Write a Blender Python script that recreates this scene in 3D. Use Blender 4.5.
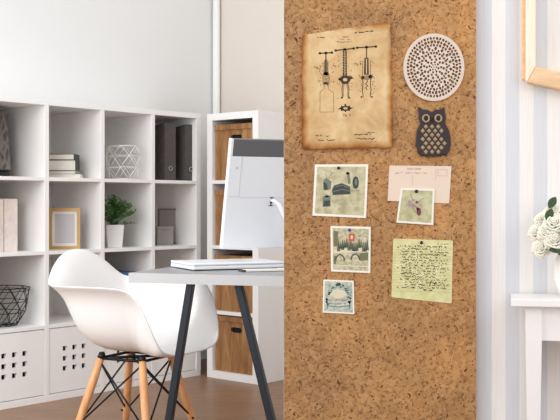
import bpy, bmesh, math, random
from mathutils import Vector, Matrix
random.seed(7)
R = math.radians
for o in list(bpy.data.objects):
    bpy.data.objects.remove(o)
SC = bpy.context.scene
COL = SC.collection

# ------------------------------------------------------------------ camera, world, lights, exposure
F = 1030.0; HZ = 205.0; CZ = 0.985
cd = bpy.data.cameras.new('camera'); cam = bpy.data.objects.new('camera', cd); COL.objects.link(cam)
cam.location = (0, 0, CZ); cam.rotation_euler = (R(90), 0, 0)
cd.sensor_width = 36; cd.lens = 36 * F / 560; cd.shift_y = -5 / 560; cd.clip_end = 50
SC.camera = cam
w = bpy.data.worlds.new('world'); SC.world = w; w.use_nodes = True
w.node_tree.nodes['Background'].inputs[0].default_value = (0.985, 0.99, 1.0, 1)
w.node_tree.nodes['Background'].inputs[1].default_value = 1.13
def area(name, loc, target, size, power, col=(1, 1, 1)):
    l = bpy.data.lights.new(name, 'AREA'); l.energy = power; l.shape = 'RECTANGLE'
    l.size, l.size_y = size; l.color = col
    o = bpy.data.objects.new(name, l); COL.objects.link(o); o.location = loc
    o.rotation_euler = (Vector(target) - Vector(loc)).to_track_quat('-Z', 'Y').to_euler()
    return o
area('window_daylight', (-2.1, 2.5, 1.8), (-0.6, 5.7, 0.8), (2.0, 2.0), 60, (0.95, 0.98, 1.0))
area('room_lamp', (1.9, 0.6, 2.1), (0.5, 2.85, 1.0), (0.9, 0.9), 9, (1.0, 0.98, 0.95))
SC.view_settings.view_transform = 'Standard'; SC.view_settings.look = 'None'
SC.view_settings.gamma = 1; SC.view_settings.use_curve_mapping = False
SC.view_settings.exposure = 0.1

# ------------------------------------------------------------------ helpers
def P(x, y, D):                     # a spot seen in the photo, at distance D
    return Vector(((x - 280) * D / F, D, CZ - (y - HZ) * D / F))

def tag(o, label=None, cat=None, group=None, kind=None):
    if label: o['label'] = label
    if cat: o['category'] = cat
    if group: o['group'] = group
    if kind: o['kind'] = kind
    return o

def empty(name, loc, rz=0, label=None, cat=None, group=None):
    o = bpy.data.objects.new(name, None); COL.objects.link(o)
    o.location = loc; o.rotation_euler = (0, 0, rz); o.empty_display_size = 0.05
    return tag(o, label, cat, group)

def srgb(r, g, b):
    f = lambda c: (c / 255 / 12.92) if c / 255 <= 0.04045 else ((c / 255 + 0.055) / 1.055) ** 2.4
    return (f(r), f(g), f(b), 1)

def mat(name, rgb, rough=0.5, metal=0.0, spec=0.4, noise=0.0, nscale=20, bump=0.0):
    m = bpy.data.materials.new(name); m.use_nodes = True
    nt = m.node_tree; b = nt.nodes['Principled BSDF']
    c = srgb(*rgb)
    b.inputs['Base Color'].default_value = c
    b.inputs['Roughness'].default_value = rough
    b.inputs['Metallic'].default_value = metal
    b.inputs['Specular IOR Level'].default_value = spec
    tc = nt.nodes.new('ShaderNodeTexCoord'); n = nt.nodes.new('ShaderNodeTexNoise')
    n.inputs['Scale'].default_value = nscale; n.inputs['Detail'].default_value = 5
    nt.links.new(tc.outputs['Object'], n.inputs['Vector'])
    k = noise if noise else 0.02
    mx = nt.nodes.new('ShaderNodeMix'); mx.data_type = 'RGBA'
    mx.inputs[6].default_value = tuple(v * (1 - k) for v in c[:3]) + (1,)
    mx.inputs[7].default_value = tuple(min(1, v * (1 + k)) for v in c[:3]) + (1,)
    nt.links.new(n.outputs['Fac'], mx.inputs[0]); nt.links.new(mx.outputs[2], b.inputs['Base Color'])
    if bump:
        bp = nt.nodes.new('ShaderNodeBump'); bp.inputs['Strength'].default_value = bump
        bp.inputs['Distance'].default_value = 0.004
        nt.links.new(n.outputs['Fac'], bp.inputs['Height']); nt.links.new(bp.outputs[0], b.inputs['Normal'])
    return m

class NT:                           # small node-building helper
    def __init__(s, name, rough=0.6, spec=0.3):
        s.m = bpy.data.materials.new(name); s.m.use_nodes = True; s.t = s.m.node_tree
        s.b = s.t.nodes['Principled BSDF']; s.b.inputs['Roughness'].default_value = rough
        s.b.inputs['Specular IOR Level'].default_value = spec
        s.tc = s.t.nodes.new('ShaderNodeTexCoord')
    def n(s, ty, **kw):
        nd = s.t.nodes.new(ty)
        for k, v in kw.items(): setattr(nd, k, v)
        return nd
    def l(s, a, b): s.t.links.new(a, b)
    def math(s, op, a, b=None, c=None):
        nd = s.n('ShaderNodeMath', operation=op)
        for i, v in enumerate((a, b, c)):
            if v is None: continue
            if isinstance(v, (int, float)): nd.inputs[i].default_value = v
            else: s.l(v, nd.inputs[i])
        return nd.outputs[0]
    def ramp(s, fac, stops, interp='LINEAR'):
        r = s.n('ShaderNodeValToRGB'); e = r.color_ramp.elements; r.color_ramp.interpolation = interp
        while len(e) < len(stops): e.new(0.5)
        for el, (p, c) in zip(e, stops): el.position = p; el.color = srgb(*c)
        s.l(fac, r.inputs[0]); return r.outputs[0]
    def mix(s, fac, a, b, bt='MIX'):
        nd = s.n('ShaderNodeMix', data_type='RGBA', blend_type=bt)
        for i, v in ((0, fac), (6, a), (7, b)):
            if isinstance(v, (int, float)): nd.inputs[i].default_value = v
            elif isinstance(v, tuple): nd.inputs[i].default_value = v
            else: s.l(v, nd.inputs[i])
        return nd.outputs[2]
    def noise(s, scale, detail=4, vec=None, dist=0.0, rough=0.5):
        nd = s.n('ShaderNodeTexNoise'); nd.inputs['Scale'].default_value = scale
        nd.inputs['Detail'].default_value = detail; nd.inputs['Distortion'].default_value = dist
        nd.inputs['Roughness'].default_value = rough
        s.l(vec if vec is not None else s.tc.outputs['Object'], nd.inputs['Vector']); return nd.outputs
    def mapping(s, scale=(1, 1, 1), rot=(0, 0, 0)):
        mp = s.n('ShaderNodeMapping'); mp.inputs['Scale'].default_value = scale; mp.inputs['Rotation'].default_value = rot
        s.l(s.tc.outputs['Object'], mp.inputs['Vector']); return mp.outputs[0]
    def bump(s, h, strength, dist=0.003):
        bp = s.n('ShaderNodeBump'); bp.inputs['Strength'].default_value = strength; bp.inputs['Distance'].default_value = dist
        s.l(h, bp.inputs['Height']); s.l(bp.outputs[0], s.b.inputs['Normal'])
    def out(s, c): s.l(c, s.b.inputs['Base Color']); return s.m

class MB:
    def __init__(s): s.bm = bmesh.new(); s.mi = 0
    def _new(s, verts, faces, M=None):
        vs = [s.bm.verts.new((M @ Vector(v)) if M else v) for v in verts]
        for f in faces:
            try:
                fc = s.bm.faces.new([vs[i] for i in f]); fc.material_index = s.mi
            except ValueError: pass
        return vs
    def box(s, x0, x1, y0, y1, z0, z1, M=None):
        v = [(x, y, z) for x in (x0, x1) for y in (y0, y1) for z in (z0, z1)]
        s._new(v, [(0, 1, 3, 2), (4, 6, 7, 5), (0, 4, 5, 1), (2, 3, 7, 6), (0, 2, 6, 4), (1, 5, 7, 3)], M); return s
    def tube(s, pts, r, n=8, cap=True, closed=False):
        pts = [Vector(p) for p in pts]; rs = r if isinstance(r, (list, tuple)) else [r] * len(pts)
        rings = []; N = len(pts); prev = None
        for i, p in enumerate(pts):
            if closed: d = pts[(i + 1) % N] - pts[i - 1]
            else: d = pts[min(i + 1, N - 1)] - pts[max(i - 1, 0)]
            d.normalize()
            if prev is None: a = d.orthogonal().normalized()
            else:
                a = prev - d * prev.dot(d)
                a = a.normalized() if a.length > 1e-6 else d.orthogonal().normalized()
            prev = a; b = d.cross(a)
            rings.append([s.bm.verts.new(p + rs[i] * (a * math.cos(2 * math.pi * k / n) + b * math.sin(2 * math.pi * k / n))) for k in range(n)])
        for i in range(N if closed else N - 1):
            A, B = rings[i], rings[(i + 1) % N]
            for k in range(n):
                f = s.bm.faces.new((A[k], A[(k + 1) % n], B[(k + 1) % n], B[k])); f.material_index = s.mi; f.smooth = n > 5
        if cap and not closed:
            for q in (rings[0][::-1], rings[-1]):
                f = s.bm.faces.new(q); f.material_index = s.mi
        return s
    def bar(s, a, b, wx, wy, side):     # rectangular bar from a to b; `side` = direction of its first width
        a, b, side = Vector(a), Vector(b), Vector(side)
        d = (b - a).normalized(); side = (side - d * side.dot(d)).normalized(); up = d.cross(side)
        v = [p + side * (i * wx / 2) + up * (j * wy / 2) for p in (a, b) for i, j in ((-1, -1), (1, -1), (1, 1), (-1, 1))]
        s._new(v, [(0, 1, 2, 3), (7, 6, 5, 4), (0, 4, 5, 1), (1, 5, 6, 2), (2, 6, 7, 3), (3, 7, 4, 0)]); return s
    def lathe(s, prof, n=32, c=(0, 0, 0), cap0=True, cap1=True):
        rings = [[s.bm.verts.new((c[0] + r * math.cos(2 * math.pi * k / n), c[1] + r * math.sin(2 * math.pi * k / n), c[2] + z)) for k in range(n)] for r, z in prof]
        for A, B in zip(rings, rings[1:]):
            for k in range(n):
                f = s.bm.faces.new((A[k], A[(k + 1) % n], B[(k + 1) % n], B[k])); f.smooth = True; f.material_index = s.mi
        if cap0: s.bm.faces.new(rings[0][::-1]).material_index = s.mi
        if cap1: s.bm.faces.new(rings[-1]).material_index = s.mi
        return s
    def prism(s, poly, y0, y1):          # polygon in xz, extruded along y
        n = len(poly)
        v = [(x, y0, z) for x, z in poly] + [(x, y1, z) for x, z in poly]
        s._new(v, [tuple(range(n)), tuple(range(2 * n - 1, n - 1, -1))] + [(i, i + n, (i + 1) % n + n, (i + 1) % n) for i in range(n)]); return s
    def prism_x(s, poly, x0, x1):        # polygon in yz, extruded along x
        n = len(poly)
        v = [(x0, y, z) for y, z in poly] + [(x1, y, z) for y, z in poly]
        s._new(v, [tuple(range(n)), tuple(range(2 * n - 1, n - 1, -1))] + [(i, i + n, (i + 1) % n + n, (i + 1) % n) for i in range(n)]); return s
    def build(s, name, m, parent=None, bevel=0, smooth=False, loc=None, rz=0, normals=True):
        if normals: bmesh.ops.recalc_face_normals(s.bm, faces=s.bm.faces)
        me = bpy.data.meshes.new(name); s.bm.to_mesh(me); s.bm.free()
        for x in (m if isinstance(m, list) else [m]): me.materials.append(x)
        if smooth:
            for p in me.polygons: p.use_smooth = True
        o = bpy.data.objects.new(name, me); COL.objects.link(o)
        if parent: o.parent = parent
        if loc is not None: o.location = loc
        if rz: o.rotation_euler = (0, 0, rz)
        if bevel:
            b = o.modifiers.new('bevel', 'BEVEL'); b.width = bevel; b.segments = 2; b.limit_method = 'ANGLE'; b.angle_limit = R(40)
        return o

def copy_tree(o, parent=None):
    c = o.copy(); COL.objects.link(c); c.parent = parent
    for ch in list(o.children): copy_tree(ch, c)
    return c

def plate(name, outlines, th, m, parent=None, loc=None, rz=0, y0=0.0, bevel=0.0):
    """flat plate standing in the xz plane; further outlines cut holes; front at y0, back at y0+th"""
    cu = bpy.data.curves.new('outline', 'CURVE'); cu.dimensions = '2D'; cu.fill_mode = 'BOTH'
    cu.extrude = th / 2 - bevel; cu.bevel_depth = bevel; cu.bevel_resolution = 1; cu.resolution_u = 1
    for ol in outlines:
        sp = cu.splines.new('POLY'); sp.points.add(len(ol) - 1); sp.use_cyclic_u = True
        for p, (x, z) in zip(sp.points, ol): p.co = (x, z, 0, 1)
    tmp = bpy.data.objects.new('outline', cu); COL.objects.link(tmp)
    dg = bpy.context.evaluated_depsgraph_get(); dg.update()
    me = bpy.data.meshes.new_from_object(tmp.evaluated_get(dg)); me.name = name
    bpy.data.objects.remove(tmp); bpy.data.curves.remove(cu)
    me.transform(Matrix.Translation((0, y0 + th / 2, 0)) @ Matrix.Rotation(R(90), 4, 'X'))
    me.materials.clear(); me.materials.append(m)
    o = bpy.data.objects.new(name, me); COL.objects.link(o)
    if parent: o.parent = parent
    if loc is not None: o.location = loc
    if rz: o.rotation_euler = (0, 0, rz)
    return o

def rect(x0, x1, z0, z1): return [(x0, z0), (x1, z0), (x1, z1), (x0, z1)]
def slot(cx, cz, w, h, n=8):
    r = h / 2; pts = []
    for k in range(n + 1): a = -math.pi / 2 + math.pi * k / n; pts.append((cx + w / 2 - r + r * math.cos(a), cz + r * math.sin(a)))
    for k in range(n + 1): a = math.pi / 2 + math.pi * k / n; pts.append((cx - w / 2 + r + r * math.cos(a), cz + r * math.sin(a)))
    return pts
def ell(cx, cz, rx, rz, n=24): return [(cx + rx * math.cos(2 * math.pi * k / n), cz + rz * math.sin(2 * math.pi * k / n)) for k in range(n)]

# ------------------------------------------------------------------ materials
M = {}
M['white_lam'] = mat('white laminate', (240, 238, 236), 0.42, noise=0.015, nscale=8)
M['white_back'] = mat('white hardboard back', (236, 234, 230), 0.6)
M['hole'] = mat('painted shade behind holes', (24, 24, 26), 0.9)  # near-black colour standing in for the shade inside doors and boxes
M['wall_a'] = mat('pale wall paint', (226, 226, 225), 0.85, noise=0.02, nscale=3)
M['wall_b'] = mat('warm wall paint', (218, 208, 199), 0.85, noise=0.02, nscale=3)
M['trim'] = mat('white trim paint', (238, 236, 232), 0.5)
M['plastic'] = mat('white moulded plastic', (240, 238, 237), 0.32, spec=0.5)
M['black_steel'] = mat('black steel', (26, 27, 30), 0.45, 0.3)
M['anthracite'] = mat('anthracite coated steel', (42, 47, 54), 0.38, 0.35, noise=0.05)
M['desk_top'] = mat('grey desktop laminate', (150, 150, 151), 0.4, noise=0.04, nscale=40)
M['desk_edge'] = mat('light grey desk edging', (186, 186, 187), 0.45)
M['case_white'] = mat('white electronics case', (232, 234, 238), 0.3, spec=0.5)
M['case_grey'] = mat('dark grey case band', (96, 96, 98), 0.4)
M['groove'] = mat('case seam', (196, 199, 204), 0.5)
M['screen'] = mat('black screen glass', (10, 11, 13), 0.12, spec=0.5)
M['card_white'] = mat('white card', (238, 234, 224), 0.6)
M['paper_pages'] = mat('book pages', (226, 220, 208), 0.8, noise=0.06, nscale=90)
M['book_dark'] = mat('dark book cloth', (70, 66, 64), 0.7)
M['book_grey'] = mat('grey book cloth', (142, 138, 134), 0.7)
M['book_cream'] = mat('cream book cloth', (226, 220, 210), 0.7)
M['file_grey'] = mat('charcoal file board', (82, 77, 76), 0.75, noise=0.3, nscale=30, bump=0.2)
M['silver'] = mat('silver metal', (190, 190, 190), 0.3, 0.8)
M['metal_grey'] = mat('grey metal', (138, 133, 128), 0.45, 0.3, noise=0.05)
M['box_grey'] = mat('light grey card', (158, 153, 147), 0.7, noise=0.12, nscale=120)
M['blue'] = mat('blue card', (62, 104, 150), 0.6)
M['frame_wood'] = mat('honey wood frame', (198, 158, 98), 0.5, noise=0.15, nscale=25)
M['mat_board'] = mat('white mount board', (240, 236, 232), 0.8)
M['lavender'] = mat('pale grey picture', (206, 203, 206), 0.7, noise=0.05, nscale=8)
M['pot'] = mat('white glazed pot', (232, 231, 229), 0.4)
M['soil'] = mat('potting soil', (58, 44, 34), 0.95, noise=0.4, nscale=80)
M['leaf'] = mat('green leaf', (66, 104, 46), 0.55, noise=0.45, nscale=40)
M['leaf_dark'] = mat('dark green leaf', (52, 74, 40), 0.55, noise=0.3, nscale=40)
M['wire_white'] = mat('white wire', (240, 238, 234), 0.4)
M['wire_black'] = mat('black wire', (30, 29, 30), 0.5, 0.3)
M['lace'] = mat('carved ivory wood', (218, 202, 188), 0.6, noise=0.06, nscale=50)
M['iron'] = mat('dark cast iron', (56, 48, 52), 0.5, 0.35, noise=0.25, nscale=60, bump=0.3)
M['bronze'] = mat('rubbed bronze', (168, 144, 112), 0.5, 0.4, noise=0.25, nscale=90)
M['pin'] = mat('dark pin metal', (44, 46, 66), 0.35, 0.5)
M['pin_violet'] = mat('violet pin plastic', (66, 52, 130), 0.3)
M['photo_paper'] = mat('photo border paper', (240, 235, 224), 0.5, noise=0.02)
M['postcard'] = mat('old pink postcard', (228, 208, 190), 0.7, noise=0.05, nscale=12)
M['pen'] = mat('sepia pen ink', (92, 68, 40), 0.8)
M['ink'] = mat('brown ink', (66, 54, 40), 0.8)
M['ink_soft'] = mat('faded ink', (146, 122, 92), 0.8)
M['ink_pale'] = mat('pale faded print', (176, 164, 138), 0.8)
M['slate'] = mat('slate print', (62, 72, 70), 0.7)
M['slate_soft'] = mat('soft slate print', (116, 122, 110), 0.7)
M['slate_mid'] = mat('mid slate print', (92, 98, 84), 0.7)
M['olive'] = mat('olive print', (116, 114, 84), 0.7)
M['red_print'] = mat('red print', (204, 88, 58), 0.7)
M['plum'] = mat('plum print', (122, 62, 82), 0.7)
M['mauve'] = mat('mauve print', (172, 142, 148), 0.7)
M['sky_print'] = mat('blue grey print', (108, 134, 146), 0.7)
M['rose_print'] = mat('rose print', (208, 128, 122), 0.7)
M['pale_print'] = mat('pale print', (216, 210, 180), 0.7)
M['rose'] = mat('white rose petals', (246, 243, 228), 0.6, noise=0.03)
M['vase'] = mat('white ceramic', (240, 239, 236), 0.3)
M['table_paint'] = mat('white painted wood', (242, 238, 237), 0.4, noise=0.015)

def wood(name, dark, mid, light, scale=(1, 1, 1), rot=(0, 0, 0), rough=0.5, freq=18):
    n = NT(name, rough); v = n.mapping(scale, rot)
    a = n.noise(freq, 6, v, 0.6, 0.6)['Fac']; b = n.noise(freq * 5, 3, v, 0.2)['Fac']
    f = n.math('ADD', n.math('MULTIPLY', a, 0.75), n.math('MULTIPLY', b, 0.25))
    c = n.ramp(f, [(0.3, dark), (0.5, mid), (0.7, light)]); n.bump(f, 0.1, 0.002)
    return n.out(c)
M['crate'] = wood('brown crate wood', (106, 70, 42), (150, 106, 66), (186, 142, 96), (1, 1, 0.12), freq=26)
M['beech'] = wood('beech wood', (206, 140, 90), (222, 162, 112), (232, 180, 134), (1, 1, 0.1), freq=40, rough=0.4)
M['pine_tan'] = wood('tan pine', (212, 172, 132), (230, 194, 154), (240, 210, 176), (0.15, 1, 1), freq=40)
M['pine'] = wood('pale pine', (234, 210, 184), (245, 228, 206), (250, 238, 222), (1, 1, 0.15), freq=40)

def m_floor():
    n = NT('brown oak floor boards', 0.38, 0.4)
    v = n.mapping((1, 1, 1), (0, 0, R(14)))
    br = n.n('ShaderNodeTexBrick'); n.l(v, br.inputs['Vector'])
    br.inputs['Scale'].default_value = 1; br.inputs['Brick Width'].default_value = 1.3; br.inputs['Row Height'].default_value = 0.13
    br.inputs['Mortar Size'].default_value = 0.002; br.offset = 0.37
    br.inputs['Color1'].default_value = srgb(128, 94, 70); br.inputs['Color2'].default_value = srgb(144, 108, 82)
    br.inputs['Mortar'].default_value = srgb(104, 78, 58)
    g = n.mapping((1.5, 14, 1), (0, 0, R(14)))
    f = n.noise(5, 6, g, 0.5)['Fac']
    c = n.mix(0.55, br.outputs['Color'], n.ramp(f, [(0.3, (98, 70, 50)), (0.7, (164, 126, 96))]))
    return n.out(c)

def m_cork():
    n = NT('pressed cork', 0.85, 0.15); tc = n.tc.outputs['Object']
    w1 = n.noise(30, 4)['Color']
    off = n.n('ShaderNodeVectorMath', operation='MULTIPLY_ADD'); n.l(w1, off.inputs[0])
    off.inputs[1].default_value = (0.05, 0.05, 0.05); n.l(tc, off.inputs[2]); vec = off.outputs[0]
    vo = n.n('ShaderNodeTexVoronoi'); vo.inputs['Scale'].default_value = 70; n.l(vec, vo.inputs['Vector'])
    ve = n.n('ShaderNodeTexVoronoi', feature='DISTANCE_TO_EDGE'); ve.inputs['Scale'].default_value = 70; n.l(vec, ve.inputs['Vector'])
    sep = n.n('ShaderNodeSeparateColor'); n.l(vo.outputs['Color'], sep.inputs[0])
    base = n.ramp(sep.outputs[0], [(0.0, (138, 96, 60)), (0.35, (172, 126, 82)), (0.7, (194, 148, 100)), (1.0, (216, 174, 124))])
    fine = n.noise(100, 5, None, 1.2, 0.7)['Fac']
    base = n.mix(0.5, base, n.ramp(fine, [(0.32, (104, 70, 42)), (0.44, (164, 122, 80)), (0.56, (190, 146, 98)), (0.68, (224, 188, 142))]))
    sx = n.n('ShaderNodeSeparateXYZ'); n.l(tc, sx.inputs[0])
    big = n.math('ADD', n.noise(7, 3)['Fac'], n.math('MULTIPLY', n.math('SUBTRACT', sx.outputs[0], 0.27), 0.55))  # cork's own browns, plus light from the right painted in along x
    base = n.mix(0.5, base, n.ramp(big, [(0.28, (144, 110, 78)), (0.5, (174, 130, 86)), (0.72, (208, 152, 96))]))
    gate = n.ramp(n.noise(95, 3)['Fac'], [(0.48, (0, 0, 0)), (0.58, (255, 255, 255))])
    crack = n.ramp(ve.outputs['Distance'], [(0.0, (255, 255, 255)), (0.13, (0, 0, 0))])
    cr = n.math('MULTIPLY', crack, gate)
    c = n.mix(n.math('MULTIPLY', cr, 0.65), base, srgb(72, 46, 28))
    sp = n.n('ShaderNodeTexVoronoi'); sp.inputs['Scale'].default_value = 110; n.l(vec, sp.inputs['Vector'])
    s2 = n.n('ShaderNodeSeparateColor'); n.l(sp.outputs['Color'], s2.inputs[0])
    spk = n.math('MULTIPLY', n.math('LESS_THAN', sp.outputs['Distance'], 0.32), n.math('GREATER_THAN', s2.outputs[1], 0.82))
    c = n.mix(n.math('MULTIPLY', spk, 0.85), c, srgb(84, 40, 22))
    n.bump(n.math('SUBTRACT', fine, cr), 0.35, 0.003)
    return n.out(c)

def m_stripes():
    n = NT('striped wallpaper', 0.8, 0.2)
    D = 2.85; sx = n.n('ShaderNodeSeparateXYZ'); n.l(n.tc.outputs['Object'], sx.inputs[0])
    x0 = 0.0505; per = 0.0742
    fr = n.math('FRACT', n.math('DIVIDE', n.math('SUBTRACT', sx.outputs[0], x0 - 20 * per), per))
    cream = n.math('MULTIPLY', n.math('LESS_THAN', fr, 0.5), n.math('GREATER_THAN', sx.outputs[0], x0 - 0.001))
    v = n.mapping((60, 60, 2)); g = n.noise(4, 4, v)['Fac']
    a = n.ramp(g, [(0.3, (211, 212, 216)), (0.7, (219, 220, 224))]); b = n.ramp(g, [(0.3, (232, 227, 223)), (0.7, (241, 237, 234))])
    return n.out(n.mix(cream, a, b))

def m_parchment():
    n = NT('aged parchment', 0.7, 0.2)
    g = n.tc.outputs['Generated']; sx = n.n('ShaderNodeSeparateXYZ'); n.l(g, sx.inputs[0])
    def edge(o): return n.math('MINIMUM', o, n.math('SUBTRACT', 1.0, o))
    e = n.math('MINIMUM', edge(sx.outputs[0]), edge(sx.outputs[2]))
    e = n.math('ADD', e, n.math('MULTIPLY', n.math('SUBTRACT', n.noise(22, 5)['Fac'], 0.5), 0.10))
    paper = n.ramp(n.noise(14, 6, None, 0.4, 0.65)['Fac'], [(0.3, (190, 152, 104)), (0.5, (210, 177, 130)), (0.68, (224, 196, 152))])
    burn = n.ramp(e, [(-0.0, (150, 104, 58)), (0.02, (206, 164, 112)), (0.075, (255, 255, 255))])
    return n.out(n.mix(1.0, paper, burn, 'MULTIPLY'))

def m_blotch(name, a, b, c, scale):
    n = NT(name, 0.6); f = n.noise(scale, 4, None, 0.3)['Fac']
    return n.out(n.ramp(f, [(0.32, a), (0.5, b), (0.68, c)]))

def m_relief():
    n = NT('grey oval relief', 0.7, 0.3); v = n.mapping((38, 38, 15))
    vo = n.n('ShaderNodeTexVoronoi', feature='DISTANCE_TO_EDGE'); vo.inputs['Scale'].default_value = 1; n.l(v, vo.inputs['Vector'])
    n.bump(vo.outputs['Distance'], 0.7, 0.006)
    return n.out(n.ramp(vo.outputs['Distance'], [(0.0, (128, 118, 112)), (0.12, (112, 102, 98)), (0.2, (84, 76, 74))]))

M['floor'] = m_floor(); M['cork'] = m_cork(); M['stripes'] = m_stripes(); M['parchment'] = m_parchment()
M['binder'] = m_blotch('floral binder paper', (240, 226, 208), (232, 220, 214), (224, 206, 200), 22)
M['old_photo'] = m_blotch('aged photo', (168, 160, 126), (192, 184, 148), (206, 200, 170), 60)
M['green_photo'] = m_blotch('greenish aged photo', (170, 166, 124), (190, 186, 146), (204, 200, 164), 60)
M['view_photo'] = m_blotch('aged landscape photo', (158, 150, 118), (190, 182, 150), (214, 206, 180), 110)
M['blue_photo'] = m_blotch('pale blue vignette', (142, 158, 154), (184, 190, 174), (208, 206, 188), 130)
M['note'] = m_blotch('yellowed note paper', (204, 200, 142), (216, 212, 158), (226, 222, 174), 40)
M['relief'] = m_relief()

# ------------------------------------------------------------------ the room
DA = Vector((0.656, 0.755, 0)); NA = Vector((-0.755, 0.656, 0)); RA = math.atan2(0.755, 0.656)
OA = Vector((-1.165, 5.15, 0)); OB = Vector((-0.418, 5.90, 0)); RB = RA - R(90)
def A(u, v, z=0): return OA + DA * u + NA * v + Vector((0, 0, z))
def rayA(x, y, v):                       # where a line of sight meets the plane at depth v behind the bookcase front
    d = Vector(((x - 280) / F, 1, -(y - HZ) / F)); o = OA + NA * v
    t = NA.dot(Vector((o.x, o.y, 0))) / NA.dot(Vector((d.x, d.y, 0)))
    return Vector((0, 0, CZ)) + d * t

mb = MB(); mb.box(-4.0, 3.0, -0.5, 8.0, -0.05, 0)
tag(mb.build('floor', M['floor']), kind='structure')
mb = MB(); mb.box(-4.2, 1.64, 0.43, 0.55, 0, 2.8)
tag(mb.build('wall_left', M['wall_a'], loc=OA, rz=RA), kind='structure')
corner = A(1.64, 0.43)
mb = MB(); mb.box(-0.12, 2.6, 0, 0.12, 0, 2.8)
tag(mb.build('wall_back', M['wall_b'], loc=corner, rz=RB), kind='structure')
mb = MB(); mb.lathe([(0.024, 0), (0.024, 2.8)], 20)
tag(mb.build('trim_1', M['trim'], loc=A(1.612, 0.40)), kind='structure')
DW = 2.85; DC = 2.83
xl = (284 - 280) * DC / F
cork_x1 = (476 - 280) * DC / F
mb = MB(); mb.box(xl, cork_x1, DW, DW + 0.10, 0, 2.8)
tag(mb.build('wall_centre', M['wall_b']), kind='structure')
RW = -math.atan2(231, 1030); WO = Vector((cork_x1 - 0.004, DW, 0))      # the striped wall turns a little towards the room
wx, wy = Vector((math.cos(RW), math.sin(RW), 0)), Vector((-math.sin(RW), math.cos(RW), 0))
def rayW(x, y, v):                       # on the striped wall, v in front of it: (along wall, out of wall, height)
    d = Vector(((x - 280) / F, 1, -(y - HZ) / F)); o = WO - wy * v
    t = wy.dot(o) / wy.dot(Vector((d.x, d.y, 0))); w_ = Vector((0, 0, CZ)) + d * t - WO
    return Vector((w_.dot(wx), w_.dot(wy), w_.z))
mb = MB(); mb.box(0, 2.0, 0, 0.10, 0, 2.8)
tag(mb.build('wall_right', M['stripes'], loc=WO, rz=RW), kind='structure')

# ------------------------------------------------------------------ cube bookcase along the left wall
bc = empty('bookcase', OA, RA, 'long white cube bookcase with four rows along the left wall', 'bookcase')
US = [-0.74, -0.37, 0.0, 0.355, 0.71, 1.06]; ZS = [0.375, 0.745, 1.115]; T = 0.0125; DEP = 0.41
mb = MB(); mb.box(US[0] - 0.02, US[-1] + 0.016, 0, DEP, 1.484, 1.512); mb.build('top_panel', M['white_lam'], bc, 0.001)
mb = MB(); mb.box(US[0] - 0.02, US[-1] + 0.016, 0, DEP, 0, 0.034); mb.build('base_panel', M['white_lam'], bc, 0.001)
for i, u in enumerate(US):
    t = 0.018 if i in (0, 5) else T
    mb = MB(); mb.box(u - t, u + t, 0, DEP, 0.034, 1.484)
    mb.build('side_panel' if i in (0, 5) else 'divider', M['white_lam'], bc, 0.001)
for a, b in zip(US, US[1:]):
    for z in ZS:
        mb = MB(); mb.box(a + T, b - T, 0.001, DEP, z - 0.009, z + 0.009); mb.build('shelf', M['white_lam'], bc, 0.001)
mb = MB(); mb.box(US[0], US[-1], DEP, DEP + 0.006, 0.02, 1.5); mb.build('back_panel', M['white_back'], bc)
for a, b in zip(US, US[1:]):             # bottom-row doors with nine square holes
    x0, x1, z0, z1 = a + T + 0.003, b - T - 0.003, 0.038, 0.363
    cx = (x0 + x1) / 2 - 0.004; cz = 0.205
    outs = [rect(x0, x1, z0, z1)]
    for i in (-1, 0, 1):
        for j in (-1, 0, 1):
            outs.append(rect(cx + i * 0.06 - 0.0135, cx + i * 0.06 + 0.0135, cz + j * 0.051 - 0.0125, cz + j * 0.051 + 0.0125))
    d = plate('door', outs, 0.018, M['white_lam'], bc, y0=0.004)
    mb = MB(); mb.box(x0 + 0.06, x1 - 0.06, 0.03, 0.034, 0.09, 0.32); mb.build('door_hole_shade', M['hole'], d)  # added dark sheet, paints the shade seen through the door holes

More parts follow.
